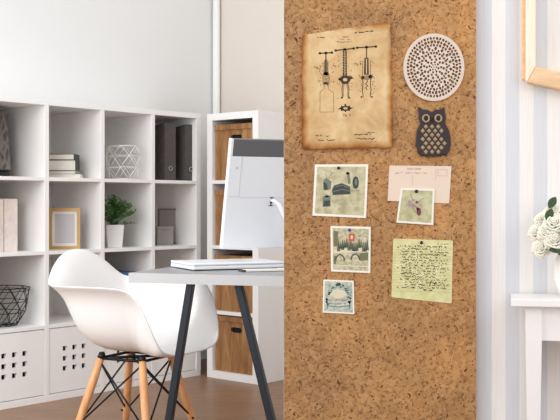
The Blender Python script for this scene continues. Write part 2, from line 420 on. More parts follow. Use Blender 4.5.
# ------------------------------------------------------------------ narrow unit with four wooden boxes
bu = empty('shelf_unit', OB, RB, 'narrow white shelf column with four wooden boxes in the room corner', 'bookcase')
WB = 0.395; TB = 0.042
mb = MB(); mb.box(0, WB, 0, DEP, 1.466, 1.505); mb.build('top_panel', M['white_lam'], bu, 0.001)
mb = MB(); mb.box(0, WB, 0, DEP, 0, 0.042); mb.build('base_panel', M['white_lam'], bu, 0.001)
for x0 in (0, WB - TB):
    mb = MB(); mb.box(x0, x0 + TB, 0, DEP, 0.042, 1.466); mb.build('side_panel', M['white_lam'], bu, 0.001)
for z in ZS:
    mb = MB(); mb.box(TB, WB - TB, 0.001, DEP, z - 0.010, z + 0.010); mb.build('shelf', M['white_lam'], bu, 0.001)
mb = MB(); mb.box(TB, WB - TB, DEP - 0.008, DEP, 0.042, 1.466); mb.build('back_panel', M['white_back'], bu)
def crate(zb, h, label):
    w = WB - 2 * TB - 0.012
    r = empty('storage_box', OB + Vector((math.cos(RB), math.sin(RB), 0)) * (WB / 2) + Vector((0, 0, zb)), RB, label, 'box', 'wooden boxes in the narrow shelf column')
    p = plate('front_panel', [rect(-w / 2, w / 2, 0, h), slot(0.012, h - 0.075, 0.085, 0.03)], 0.014, M['crate'], r, y0=0.022)
    mb = MB(); mb.box(-w / 2, w / 2, 0.014, 0.022, h - 0.03, h); mb.build('top_rail', M['crate'], p, 0.001)
    mb = MB(); mb.box(-w / 2, -w / 2 + 0.012, 0.036, 0.36, 0, h); mb.build('side_board', M['crate'], r)
    mb = MB(); mb.box(w / 2 - 0.012, w / 2, 0.036, 0.36, 0, h); mb.build('side_board', M['crate'], r)
    mb = MB(); mb.box(-w / 2 + 0.012, w / 2 - 0.012, 0.346, 0.36, 0, h); mb.build('back_board', M['crate'], r)
    mb = MB(); mb.box(-w / 2 + 0.012, w / 2 - 0.012, 0.036, 0.346, 0, 0.012); mb.build('bottom_board', M['crate'], r)
    mb = MB(); mb.box(-0.06, 0.085, 0.0395, 0.0415, h - 0.11, h - 0.04); mb.build('handle_hole_shade', M['hole'], r)  # added dark sheet just behind the handle slot, painted as interior shade
crate(1.125, 0.315, 'brown wooden box in the top cell of the narrow column, above the monitor')
crate(0.755, 0.315, 'brown wooden box in the second cell, mostly behind the white monitor')
crate(0.385, 0.315, 'brown wooden box in the third cell, seen just below the desktop')
crate(0.042, 0.315, 'brown wooden box with oval handle hole in the bottom cell near the floor')

# ------------------------------------------------------------------ things in the bookcase
SH = {1: 1.124, 2: 0.754, 3: 0.384}
# tall relief vase (top row, left)
c = Vector((-286 * 5.2 / F, 5.2, SH[1]))
v = empty('tall_vase', c, RA - R(38), 'dark grey tapered vase with oval relief on the top shelf', 'vase')
mb = MB()
def sqring(hw, z): return [(-hw, -hw, z), (hw, -hw, z), (hw, hw, z), (-hw, hw, z)]
prof = [(0.082, 0.035), (0.084, 0.04), (0.074, 0.18), (0.066, 0.30), (0.066, 0.325), (0.055, 0.325), (0.055, 0.30), (0.060, 0.06)]
rings = [[mb.bm.verts.new(q) for q in sqring(h, z)] for h, z in prof]
for a, b in zip(rings, rings[1:]):
    for k in range(4): mb.bm.faces.new((a[k], a[(k + 1) % 4], b[(k + 1) % 4], b[k]))
mb.bm.faces.new(rings[0][::-1]); mb.bm.faces.new(rings[-1])
mb.build('body', M['relief'], v, 0.006)
mb = MB(); mb.box(-0.066, 0.066, -0.066, 0.066, 0, 0.035); mb.build('foot', M['black_steel'], v, 0.008)
# stack of books (top row, second column)
z = SH[1]; base = Vector(((62.5 - 280) * 5.4 / F, 5.40, 0))
for (wd, dp, h, cov, dx, rz, lab) in (
        (0.185, 0.125, 0.021, 'book_cream', 0.006, 4, 'widest pale book at the bottom of the shelf stack'),
        (0.165, 0.118, 0.018, 'book_grey', 0.0, -2, 'thin grey covered book second from the stack bottom'),
        (0.162, 0.116, 0.056, 'book_dark', -0.002, 1, 'thickest book in the stack, pale pages and dark cover'),
        (0.160, 0.112, 0.031, 'book_dark', -0.004, -3, 'topmost book of the horizontal stack on the top shelf')):
    b = empty('book', base + Vector((dx, 0, z)), R(rz), lab, 'book', 'stacked books on the top shelf')
    mb = MB(); mb.box(-wd / 2, wd / 2, -dp / 2, dp / 2, 0, 0.0025); mb.box(-wd / 2, wd / 2, -dp / 2, dp / 2, h - 0.0025, h)
    mb.box(wd / 2 - 0.0025, wd / 2, -dp / 2, dp / 2, 0.0025, h - 0.0025); mb.build('cover', M[cov], b)
    mb = MB(); mb.box(-wd / 2 + 0.002, wd / 2 - 0.0025, -dp / 2 + 0.003, dp / 2 - 0.003, 0.0025, h - 0.0025); mb.build('pages', M['paper_pages'], b)
    z += h
# wire baskets
def wire_basket(name, c, levels, n, m, r, label, twist=True, double=True):
    o = empty(name, c, 0, label, 'basket')
    ring = []
    for i, (rad, zz) in enumerate(levels):
        off = (i % 2) * math.pi / n if twist else 0
        ring.append([Vector((rad * math.cos(2 * math.pi * k / n + off), rad * math.sin(2 * math.pi * k / n + off), zz)) for k in range(n)])
    mb = MB(); mb.tube(ring[-1], r * 1.25, 6, closed=True)
    if double: mb.tube([p + Vector((0, 0, -0.014)) * 1 for p in ring[-1]], r, 6, closed=True)
    mb.build('rim', m, o)
    mb = MB()
    for i in range(len(ring)):
        if i < len(ring) - 1: mb.tube(ring[i], r, 6, closed=True)
    mb.build('hoops', m, o)
    mb = MB()
    for i in range(len(ring) - 1):
        for k in range(n):
            a = ring[i][k]
            ks = (k, k - 1) if i % 2 == 0 else (k, (k + 1) % n)
            for q in ks: mb.tube([a, ring[i + 1][q]], r, 6)
    for k in range(n // 2): mb.tube([ring[0][k], ring[0][(k + n // 2) % n]], r, 6)
    mb.build('lattice', m, o)
    return o
wire_basket('wire_basket', Vector((-281 * 5.13 / F, 5.13, SH[3] + 0.004)), [(0.088, 0), (0.128, 0.065), (0.140, 0.118), (0.150, 0.186)], 10, M['wire_black'], 0.0019,
            'black wire basket with triangle lattice on the third shelf')
wire_basket('wire_basket', Vector(((123 - 280) * 5.62 / F, 5.62, SH[1] + 0.004)), [(0.076, 0), (0.092, 0.062), (0.092, 0.125), (0.084, 0.178)], 6, M['wire_white'], 0.0017,
            'white wire basket with triangle lattice on the top shelf', double=False)
# magazine files (top row, fourth column)
for x, lab in ((170.3, 'left one of two charcoal magazine files with a ring on the spine'), (190.6, 'right one of two charcoal magazine files, nearer the corner')):
    q = rayA(x, 181, 0.035); p = Vector((q.x, q.y, SH[1]))
    f = empty('magazine_file', p, RA, lab, 'magazine file', 'charcoal magazine files')
    hw = 0.042
    mb = MB(); mb.box(-hw, hw, 0, 0.004, 0, 0.326); mb.build('spine', M['file_grey'], f)
    for sx in (-hw, hw - 0.004):
        mb = MB(); mb.prism_x([(0.004, 0), (0.27, 0), (0.27, 0.25), (0.12, 0.305), (0.02, 0.322), (0.004, 0.322)], sx, sx + 0.004); mb.build('side', M['file_grey'], f)
    mb = MB(); mb.box(-hw + 0.004, hw - 0.004, 0.004, 0.27, 0, 0.004); mb.box(-hw + 0.004, hw - 0.004, 0.266, 0.27, 0.004, 0.13); mb.build('tray', M['file_grey'], f)
    mb = MB(); mb.tube([(0.012 * math.cos(a), -0.003, 0.068 + 0.012 * math.sin(a)) for a in [k * math.pi / 8 for k in range(16)]], 0.0022, 6, closed=True); mb.build('finger_ring', M['silver'], f)
# binders (second row, left)
for dx, lab in ((0, 'pale pink floral binder standing right of its twin on the second shelf'), (-0.082, 'pale floral binder cut off by the left picture edge')):
    q = rayA(11, 251, 0.10); p = Vector((q.x, q.y, SH[2])) + DA * dx
    b = empty('binder', p, RA, lab, 'binder', 'floral binders on the second shelf')
    hw = 0.0385; h = 0.262
    mb = MB(); mb.box(-hw, hw, 0, 0.003, 0, h); mb.build('spine', M['binder'], b, 0.001)
    for sx in (-hw, hw - 0.003):
        mb = MB(); mb.box(sx, sx + 0.003, 0.003, 0.21, 0, h); mb.build('cover', M['binder'], b)
    mb = MB(); mb.box(-hw + 0.004, hw - 0.004, 0.012, 0.2, 0.004, h - 0.01); mb.build('sheets', M['paper_pages'], b)
# wooden picture frame (second row)
c = Vector(((64.7 - 280) * 5.38 / F, 5.38, SH[2]))
f = empty('framed_picture', c, R(3), 'small honey wood photo frame with white mount on the second shelf', 'photo frame')
W2, H2, t = 0.081, 0.215, 0.016
plate('frame', [rect(-W2, W2, 0, H2), rect(-W2 + t, W2 - t, t, H2 - t)], 0.016, M['frame_wood'], f, y0=-0.008)
plate('mount', [rect(-W2 + t, W2 - t, t, H2 - t), rect(-W2 + t + 0.014, W2 - t - 0.014, t + 0.015, H2 - t - 0.015)], 0.003, M['mat_board'], f, y0=0.0)
plate('picture', [rect(-W2 + t, W2 - t, t, H2 - t)], 0.003, M['lavender'], f, y0=0.003)
# potted plant (second row)
c = Vector(((113.6 - 280) * 5.60 / F, 5.60, SH[2]))
pl = empty('potted_plant', c, R(20), 'bushy green plant in a white square pot on the second shelf', 'plant')
mb = MB(); prof = [(0.039, 0), (0.049, 0.124), (0.044, 0.124), (0.042, 0.11)]
rings = [[mb.bm.verts.new(q) for q in sqring(h, z)] for h, z in prof]
for a, b in zip(rings, rings[1:]):
    for k in range(4): mb.bm.faces.new((a[k], a[(k + 1) % 4], b[(k + 1) % 4], b[k]))
mb.bm.faces.new(rings[0][::-1]); mb.build('pot', M['pot'], pl, 0.003)
mb = MB(); mb.box(-0.042, 0.042, -0.042, 0.042, 0.10, 0.112); mb.build('soil', M['soil'], pl)
mb = MB(); st = MB(); rn = random.Random(3)
for i in range(60):
    a = rn.uniform(0, 2 * math.pi); rr = rn.uniform(0.01, 0.125) ; hh = 0.27 - 0.75 * rr * rr / 0.125 + rn.uniform(-0.05, 0.012)
    p0 = Vector((rn.uniform(-.02, .02), rn.uniform(-.02, .02), 0.112)); p3 = Vector((0.016 + rr * math.cos(a), rr * math.sin(a), hh)); p1 = Vector((p3.x * 0.4, p3.y * 0.4, 0.112 + (hh - 0.112) * 0.65))
    st.tube([p0, p1, p3], 0.0011, 4)
    for k in range(11):
        s = 0.3 + 0.7 * k / 10; q = p1.lerp(p3, (s - 0.3) / 0.7)
        d = Vector((rn.uniform(-1, 1), rn.uniform(-1, 1), rn.uniform(-0.1, 1))).normalized(); sd = d.orthogonal().normalized() * 0.005
        L = rn.uniform(0.018, 0.03)
        mb._new([q, q + d * L * 0.5 + sd, q + d * L, q + d * L * 0.5 - sd], [(0, 1, 2, 3)])
mb.build('foliage', M['leaf'], pl, normals=False); st.build('stems', M['leaf_dark'], pl)
# bookend and small box (second row, right)
q = rayA(168, 246, 0.20)
o = empty('bookend', Vector((q.x, q.y, SH[2])), R(15), 'grey metal bookend with rounded corner behind a small grey box', 'bookend')
pts = [(-0.06, 0), (0.062, 0), (0.062, 0.19)] + [(0.042 + 0.02 * math.cos(a), 0.19 + 0.02 * math.sin(a)) for a in (R(20), R(45), R(70), R(90))] + [(-0.06, 0.21)]
inn = [(-0.05, 0.008), (0.054, 0.008), (0.054, 0.188), (0.05, 0.198), (0.04, 0.203), (-0.05, 0.203)]
pp = plate('upright', [pts], 0.006, M['metal_grey'], o); mb = MB()
plate('border', [pts, inn], 0.004, mat('dark grey metal', (92, 88, 86), 0.45, 0.3), pp, y0=-0.004)
mb = MB(); mb.box(-0.06, 0.062, 0.006, 0.10, 0, 0.003); mb.build('foot_plate', M['metal_grey'], o)
q = rayA(164.5, 246, 0.15)
o = empty('small_box', Vector((q.x, q.y, SH[2])), R(15), 'small light grey box in front of the grey bookend', 'box')
mb = MB(); mb.box(-0.046, 0.046, -0.03, 0.03, 0, 0.088); mb.build('box_body', M['box_grey'], o, 0.002)
mb = MB(); mb.box(-0.048, 0.048, -0.032, 0.032, 0.088, 0.108); mb.build('lid', M['box_grey'], o, 0.002)
# blue box (third row)
q = rayA(122, 300, 0.10)
o = empty('blue_box', Vector((q.x, q.y, SH[3])), RA, 'blue box on the third shelf, almost hidden by chair and desk', 'box')
mb = MB(); mb.box(-0.1, 0.1, 0, 0.25, 0, 0.20); mb.build('box_body', M['blue'], o, 0.002)
mb = MB(); mb.box(-0.103, 0.103, -0.003, 0.253, 0.20, 0.232); mb.build('lid', M['blue'], o, 0.002)

# ------------------------------------------------------------------ desk
DZ = 0.735; OD = Vector((P(128.5, 272.7, 3.80).x, 3.80, 0)); RD = R(-17)
dx_, dy_ = Vector((math.cos(RD), math.sin(RD), 0)), Vector((-math.sin(RD), math.cos(RD), 0))
dk = empty('desk', OD, RD, 'grey topped desk on slanted dark steel trestle legs', 'desk')
mb = MB(); mb.box(0.002, 1.25, 0.002, 0.75, DZ - 0.036, DZ); mb.build('desktop', M['desk_top'], dk, 0.001)
mb = MB(); mb.box(0, 1.252, 0, 0.002, DZ - 0.037, DZ - 0.0005); mb.build('edge_band', M['desk_edge'], dk)
def rayD(x, y, v):
    d = Vector(((x - 280) / F, 1, -(y - HZ) / F)); o = OD + dy_ * v
    t = dy_.dot(Vector((o.x, o.y, 0))) / dy_.dot(Vector((d.x, d.y, 0))); w = Vector((0, 0, CZ)) + d * t - OD
    return Vector((w.dot(dx_), w.dot(dy_), w.z))
v0 = 0.06
a, b = rayD(190.5, 286, v0), rayD(169.5, 418, v0); k = (0 - a.z) / (b.z - a.z); f1 = a.lerp(b, k); f1.z = 0.0
k = (DZ - 0.038 - a.z) / (b.z - a.z); t1 = a.lerp(b, k)
a, b = rayD(239, 286, v0), rayD(271, 418, v0); k = (0 - a.z) / (b.z - a.z); f2 = a.lerp(b, k); f2.z = 0.0
k = (DZ - 0.038 - a.z) / (b.z - a.z); t2 = a.lerp(b, k)
for off in (0.0, 0.72):
    D_ = Vector((off, 0, 0))
    for t_, f_ in ((t1, f1), (t2, f2)):
        mb = MB(); mb.bar(t_ + D_, f_ + D_, 0.03, 0.027, (0, 1, 0)); mb.build('trestle_leg', M['anthracite'], dk, 0.003)
    mb = MB(); mb.box(t1.x - 0.02 + off, t2.x + 0.02 + off, v0 - 0.02, v0 + 0.02, DZ - 0.040, DZ - 0.036); mb.build('trestle_rail', M['anthracite'], dk, 0.002)
# closed laptop
oc = P(193, 271.2, 3.89); oc.z = DZ
lp = empty('closed_laptop', oc, R(25), 'closed white laptop lying on the grey desk below the monitor', 'laptop')
mb = MB(); mb.box(0, 0.38, 0, 0.26, 0.004, 0.018); mb.build('base_case', M['case_white'], lp, 0.004)
mb = MB(); mb.box(0, 0.38, 0, 0.26, 0.019, 0.029); mb.build('lid', M['case_white'], lp, 0.004)
for x in (0.02, 0.34):
    for y in (0.02, 0.23):
        mb = MB(); mb.box(x, x + 0.02, y, y + 0.012, 0, 0.004); mb.build('rubber_foot', M['black_steel'], lp)
# notebook in front of it
oc = P(243, 273, 3.83); oc.z = DZ
nb = empty('notebook', oc, R(20), 'thin notebook with dark cover lying in front of the laptop', 'notebook')
mb = MB(); mb.box(0, 0.2, 0, 0.06, 0, 0.002); mb.box(0, 0.012, 0, 0.06, 0.002, 0.008); mb.build('cover', M['book_dark'], nb)
mb = MB(); mb.box(0.012, 0.2, 0, 0.06, 0.002, 0.008); mb.build('pages', M['card_white'], nb)
# monitor
ob = P(221.5, 249, 4.1); ps = R(25); tilt = R(13.5)
mo = empty('monitor', Vector((ob.x, ob.y, DZ)), ps, 'large white backed monitor standing on the desk, seen from behind', 'monitor')
zb = ob.z - DZ; MW, MH = 0.52, 0.444
TM = Matrix.Translation((0, 0, zb)) @ Matrix.Rotation(tilt, 4, 'X')
def TMx(o): o.matrix_local = TM; return o
BAND = 0.068
mb = MB(); mb.box(0, MW, 0, 0.026, 0, MH - BAND); mc = TMx(mb.build('back_cover', M['case_white'], mo, 0.003))
mb = MB(); mb.box(0.012, MW, 0.0, 0.026, MH - BAND, MH); TMx(mb.build('top_band', M['case_grey'], mo, 0.003))
mb = MB(); mb.box(0, 0.012, 0, 0.026, MH - BAND, MH); TMx(mb.build('bezel_edge', M['case_white'], mo, 0.002))
mb = MB(); mb.box(0.012, MW - 0.012, 0.026, 0.0275, 0.012, MH - 0.012); TMx(mb.build('screen', M['screen'], mo))
for (x0, x1, z0, z1) in ((0.052, 0.054, 0.215, MH - BAND), (0.012, 0.054, 0.213, 0.215), (0.054, MW, 0.209, 0.2105)):
    mb = MB(); mb.box(x0, x1, -0.0008, 0, z0, z1); s = mb.build('seam', M['groove'], mo); TMx(s)
mb = MB(); mb.lathe([(0.004, 0), (0.004, 0.002)], 16); s = mb.build('power_button', M['groove'], mo); s.matrix_local = TM @ Matrix.Translation((0.033, -0.002, 0.33)) @ Matrix.Rotation(R(-90), 4, 'X')
plate_o = plate('arm_socket', [slot(0, 0, 0.010, 0.036)], 0.002, M['screen'], mo); plate_o.matrix_local = TM @ Matrix.Translation((0.196, -0.002, 0.195)) 
i0 = (TM @ Vector((0.196, -0.004, 0.20))); mb = MB()
foot = Vector((0.40, -0.01, 0.012))
mb.tube([i0 + Vector((0, 0.003, 0)), i0 + Vector((0.006, -0.016, -0.002)), i0 + Vector((0.022, -0.022, -0.016)), i0 + Vector((0.085, -0.045, -0.155)), foot + Vector((0, 0, 0.02)), foot], [0.006, 0.007, 0.0085, 0.0095, 0.0095, 0.0095], 12)
mb.build('stand_arm', M['case_white'], mo)
mb = MB(); mb.lathe([(0.095, 0.0), (0.095, 0.008), (0.088, 0.012)], 32, c=(0.40, -0.01, 0)); mb.build('stand_base', M['case_white'], mo)

# ------------------------------------------------------------------ moulded chair
CC = Vector(((136 - 280) * 4.2 / F, 4.2, 0)); ya = R(-27)
ch = empty('armchair', CC, ya, 'white moulded shell armchair with splayed wooden legs at the desk', 'chair')
half = [(0.275, 0.0, 0.405), (0.274, 0.10, 0.406), (0.268, 0.18, 0.420), (0.258, 0.226, 0.455), (0.235, 0.252, 0.53), (0.200, 0.268, 0.612), (0.152, 0.280, 0.658), (0.08, 0.297, 0.670),
        (-0.03, 0.312, 0.672), (-0.12, 0.308, 0.671), (-0.19, 0.294, 0.671), (-0.238, 0.260, 0.675), (-0.262, 0.226, 0.700), (-0.280, 0.18, 0.738), (-0.294, 0.125, 0.772), (-0.303, 0.06, 0.795), (-0.305, 0.0, 0.801)]
ctrl = [Vector(p) for p in half] + [Vector((x, -y, z)) for x, y, z in half[-2:0:-1]]
N = len(ctrl); SUB = 4; rim = []
for i in range(N):
    p0, p1, p2, p3 = ctrl[i - 1], ctrl[i], ctrl[(i + 1) % N], ctrl[(i + 2) % N]
    for s in range(SUB):
        t = s / SUB
        rim.append(0.5 * ((2 * p1) + (p2 - p0) * t + (2 * p0 - 5 * p1 + 4 * p2 - p3) * t * t + (3 * p1 - p0 - 3 * p2 + p3) * t ** 3))
C0 = Vector((0.02, 0, 0.398)); NR = 30
mb = MB(); rings = []
for j in range(1, NR + 1):
    r = j / NR; ring = []
    for p in rim:
        up = max(0.0, (p.z - 0.42) / 0.40)            # how much wall stands on this side
        a = r * math.pi / 2
        hb = math.sin(a) ** 0.72; vb = (1 - math.cos(a)) ** 1.1
        fl = 0.20 * min(1, up * 2.0); h = (1 - fl) * hb + fl * r ** 11    # walls stand inside the flared rim
        vz = vb * (1 - 0.0) if up > 0.02 else r ** 4
        k = min(1.0, up / 0.15); vz = k * vb + (1 - k) * (r ** 3) 
        z = C0.z + (p.z - C0.z) * vz
        ring.append(mb.bm.verts.new((C0.x + (p.x - C0.x) * h, C0.y + (p.y - C0.y) * h, z)))
    rings.append(ring)
cv = mb.bm.verts.new(C0); n = len(rim)
for k in range(n): mb.bm.faces.new((cv, rings[0][k], rings[0][(k + 1) % n]))
for a, b in zip(rings, rings[1:]):
    for k in range(n): mb.bm.faces.new((a[k], b[k], b[(k + 1) % n], a[(k + 1) % n]))
sh = mb.build('seat_shell', M['plastic'], ch, smooth=True)
md = sh.modifiers.new('solid', 'SOLIDIFY'); md.thickness = 0.007; md.offset = 0
md = sh.modifiers.new('sub', 'SUBSURF'); md.levels = 1; md.render_levels = 2
leg_pts = {}
for sx in (1, -1):
    for sy in (1, -1):
        t_, f_ = Vector((sx * 0.098, sy * 0.098, 0.378)), Vector((sx * 0.19, sy * 0.19, 0.0))
        leg_pts[(sx, sy)] = (t_, f_)
        mb = MB(); mb.tube([t_, t_.lerp(f_, 0.3), t_.lerp(f_, 0.7), f_], [0.0145, 0.0175, 0.0162, 0.0125], 16)
        lg = mb.build('leg', M['beech'], ch)
        d = (f_ - t_).normalized(); q = t_.lerp(f_, 0.72)
        mb = MB(); mb.tube([t_ + Vector((0, 0, 0.014)), t_, t_ + d * 0.012], [0.011, 0.0155, 0.0165], 12); mb.build('leg_socket', M['black_steel'], lg)
        mb = MB(); mb.tube([q + Vector((-0.017 * sx, 0.017 * sy, 0)), q + Vector((0.017 * sx, -0.017 * sy, 0))], 0.005, 8); mb.build('bolt', M['black_steel'], lg)
ups = {k: t.lerp(f, 0.06) for k, (t, f) in leg_pts.items()}; lows = {k: t.lerp(f, 0.72) for k, (t, f) in leg_pts.items()}
prs = [((1, 1), (1, -1)), ((1, -1), (-1, -1)), ((-1, -1), (-1, 1)), ((-1, 1), (1, 1))]
for a, b in prs:
    for s_, e_ in ((a, b), (b, a)):
        mb = MB(); mb.tube([ups[s_], lows[e_]], 0.0038, 8); mb.build('strut', M['black_steel'], ch)
mb = MB()
for a, b in prs: mb.tube([ups[a] + Vector((0, 0, 0.012)), ups[b] + Vector((0, 0, 0.012))], 0.006, 8)
mb.tube([ups[(1, 1)] + Vector((0, 0, 0.012)), ups[(-1, -1)] + Vector((0, 0, 0.012))], 0.006, 8)
mb.tube([ups[(1, -1)] + Vector((0, 0, 0.012)), ups[(-1, 1)] + Vector((0, 0, 0.012))], 0.006, 8)
mb.build('base_frame', M['black_steel'], ch)

# ------------------------------------------------------------------ cork board and what is pinned on it
mb = MB(); mb.box(xl, cork_x1, DC, DW - 0.001, 0.02, 2.6)
tag(mb.build('cork_board', M['cork']), 'tall speckled brown cork panel covering the wall end, papers pinned on it', 'cork board')
S = DC / F
def W(x, y): return ((x - 280) * S, CZ - (y - HZ) * S)
class Print(MB):                         # flat ink shapes, drawn in the sheet's own plane
    def __init__(s, y): super().__init__(); s.y = y; s.lift = 0
    def q(s, x, y): X, Z = W(x, y); return (X, s.y - s.lift, Z)
    def poly(s, pts, mi=0, lift=0.0):
        s.mi = mi; s.lift = lift; s._new([s.q(*p) for p in pts], [tuple(range(len(pts)))]); return s
    def ell(s, x, y, rx, ry, mi=0, n=16, lift=0.0): return s.poly([(x + rx * math.cos(2 * math.pi * k / n), y + ry * math.sin(2 * math.pi * k / n)) for k in range(n)], mi, lift)
    def line(s, pts, w=0.5, mi=0, lift=0.0):
        for (x0, y0), (x1, y1) in zip(pts, pts[1:]):
            L = math.hypot(x1 - x0, y1 - y0)
            if L < 1e-6: continue
            nx, ny = -(y1 - y0) / L * w / 2, (x1 - x0) / L * w / 2
            s.poly([(x0 + nx, y0 + ny), (x1 + nx, y1 + ny), (x1 - nx, y1 - ny), (x0 - nx, y0 - ny)], mi, lift)
        return s
    def scrib(s, x0, x1, y, amp=0.7, w=0.35, mi=0, seed=0, slope=0.0, gap=0.15, lift=0.0):
        rn = random.Random(seed); x = x0; pts = []
        while x < x1:
            pts.append((x, y + slope * (x - x0) + rn.uniform(-amp, amp))); x += rn.uniform(0.35, 0.9)
            if rn.random() < gap:
                s.line(pts, w, mi, lift); pts = []; x += rn.uniform(0.5, 1.2)
        if pts: s.line(pts, w, mi, lift)
        return s
    def text(s, txt, x, y, h, mi=0):
        cu = bpy.data.curves.new('type', 'FONT'); cu.body = txt; cu.size = h * S * 1.35; cu.align_x = 'CENTER'; cu.resolution_u = 2
        t = bpy.data.objects.new('type', cu); COL.objects.link(t); dg = bpy.context.evaluated_depsgraph_get(); dg.update()
        me = bpy.data.meshes.new_from_object(t.evaluated_get(dg)); bpy.data.objects.remove(t); bpy.data.curves.remove(cu)
        X, Z = W(x, y + h / 2); s.mi = mi
        s._new([(X + q.co.x, s.y, Z + q.co.y) for q in me.vertices], [tuple(p.vertices) for p in me.polygons]); bpy.data.meshes.remove(me); return s
    def done(s, name, mats, parent):
        o = s.build(name, mats, None, normals=False); o.parent = parent; o.matrix_parent_inverse = Matrix.Translation(-parent.location)
        return o

def sheet(name, c, th, m, yb, label, cat, group=None, wob=0.0, seed=0, round_=0.0):
    """a pinned sheet: four corners (photo order TL TR BR BL), back at yb, thickness th"""
    rn = random.Random(seed); pts = []
    for i in range(4):
        (x0, y0), (x1, y1) = c[i], c[(i + 1) % 4]; nseg = 14 if wob else 1
        xm, ym = sum(p[0] for p in c) / 4, sum(p[1] for p in c) / 4
        for k in range(nseg):
            t = k / nseg; x = x0 + (x1 - x0) * t; y = y0 + (y1 - y0) * t
            if k and wob: x += rn.uniform(-wob, wob); y += rn.uniform(-wob, wob)
            if k == 0 and round_:
                px, py = c[i - 1]; L0 = math.hypot(px - x0, py - y0); L1 = math.hypot(x1 - x0, y1 - y0)
                pts.append((x0 + (px - x0) / L0 * round_, y0 + (py - y0) / L0 * round_))
                pts.append((x0 + ((px - x0) / L0 + (x1 - x0) / L1) * round_ * 0.28, y0 + ((py - y0) / L0 + (y1 - y0) / L1) * round_ * 0.28))
                pts.append((x0 + (x1 - x0) / L1 * round_, y0 + (y1 - y0) / L1 * round_)); continue
            pts.append((x, y))
    X0, Z0 = W(sum(p[0] for p in c) / 4, sum(p[1] for p in c) / 4)
    root = empty(name, (X0, yb, Z0), 0, label, cat, group)
    mb = MB(); mb.prism([(W(*p)[0] - X0, W(*p)[1] - Z0) for p in pts], -th, 0)
    mb.build('sheet', m, root)
    root['front'] = yb - th
    return root
def inset(c, d):
    (a, b, cc, dd) = c
    return [(a[0] + d, a[1] + d), (b[0] - d, b[1] + d), (cc[0] - d, cc[1] - d), (dd[0] + d, dd[1] - d)]
def pin(x, y, ybase, m, label, r=1.5):
    X, Z = W(x, y)
    o = empty('push_pin', (X, ybase, Z), 0, label, 'push pin', 'pins on the cork board')
    mb = MB(); mb.lathe([(r * S, 0), (r * S, 0.0015), (r * S * 0.6, 0.004), (r * S * 0.3, 0.0045)], 14); h = mb.build('head', m, o); h.rotation_euler = (R(90), 0, 0)
    return o
Y0 = DC - 0.0002
# parchment sheet with corkscrew drawings
c = [(302.5, 35), (390, 22.5), (393.2, 147.5), (302, 149.5)]
pa = sheet('parchment_print', c, 0.006, M['parchment'], Y0, 'large aged brown parchment with ink drawings of three corkscrews', 'print', wob=0.45, seed=5, round_=2.2)
g = Print(pa['front'] - 0.0003)
g.scrib(317, 325, 38, 0.5, 0.7, 0, 1); g.scrib(341, 349, 37.3, 0.4, 0.7, 0, 2, 0); g.scrib(339.5, 350.5, 39.6, 0.5, 0.7, 1, 3); g.scrib(336.5, 352, 42.2, 0.4, 0.5, 0, 4); g.done('heading', [M['ink'], M['ink_soft'], M['parchment']], pa); g = Print(pa['front'] - 0.0003); g.scrib(354.5, 373, 33.2, 0.5, 0.9, 0, 5, -0.1)
g.done('heading', [M['ink'], M['ink_soft'], M['parchment']], pa)
INK = [M['ink'], M['ink_soft'], M['parchment']]
for cap in (('Fig. 1.', 318, 67.5, 2.4), ('Fig. 2.', 336.2, 66, 2.4), ('Fig. 3.', 358, 64, 2.4), ('Fig. 4.', 347, 115, 2.6)):
    g = Print(pa['front'] - 0.0003); g.text(*cap); g.done('caption', INK, pa)
g = Print(pa['front'] - 0.0003)
def handle(x, y, w, tl):
    g.line([(x - w, y + tl), (x + w, y - tl)], 1.2); g.ell(x - w, y + tl, 1.3, 1.3); g.ell(x + w, y - tl, 1.3, 1.3); g.ell(x, y, 1.7, 1.3)
def marks(cx, ys, seed):
    rn = random.Random(seed)
    for k in range(26):
        sx = rn.choice((-1, 1)); d = rn.uniform(3.6, 8); y = rn.uniform(*ys); g.line([(cx + sx * d, y), (cx + sx * d + rn.uniform(.4, 1.0), y + rn.uniform(-.8, .8))], 0.65)
def nxt(nm):
    global g
    g.done(nm, INK, pa); g = Print(pa['front'] - 0.0003)
handle(325.8, 53.3, 6, 0.3)
g.line([(325.8, 53), (325.8, 75)], 1.1); g.poly([(324.4, 60), (327.3, 60), (327.6, 76), (324.1, 76)], 1); g.line([(323.9, 62), (323.9, 73), (322.8, 76), (323, 84), (324.5, 86)], 0.5); g.line([(327.8, 62), (327.8, 73), (329, 76), (328.8, 84), (327.2, 86)], 0.5)
for k in range(9): g.line([(323.6, 72 + k * 1.5), (328.2, 73 + k * 1.5)], 0.45, 0)
g.ell(325.9, 74, 2.8, 1.6); g.ell(325.9, 83.5, 2.4, 1.2)
g.line([(324.2, 85), (324.1, 89), (320, 92.5), (319.8, 112.2), (333.4, 112.2), (333.3, 92.5), (328.4, 89.5), (328.2, 85)], 0.5, 1)
marks(325.8, (63, 86), 11); nxt('corkscrew_figure'); handle(344.6, 49.8, 9, 1.0)
g.poly([(342.8, 51), (346.6, 51), (346.8, 76), (342.6, 76)]); g.line([(344.7, 51), (344.7, 76)], 0.6, 2, 0.0003)
for k in range(8): g.line([(343, 54 + k * 2.6), (346.4, 54.8 + k * 2.6)], 0.35, 2, 0.0003)
g.poly([(340.5, 77), (344, 75.5), (350, 76.5), (350.5, 80), (348, 84), (342.5, 84.5), (340, 81)]); g.ell(339.6, 79.5, 1.6, 1.4); g.ell(351.2, 78, 1.4, 1.4); g.ell(345, 80, 2.2, 1.6, 2, lift=0.0003)
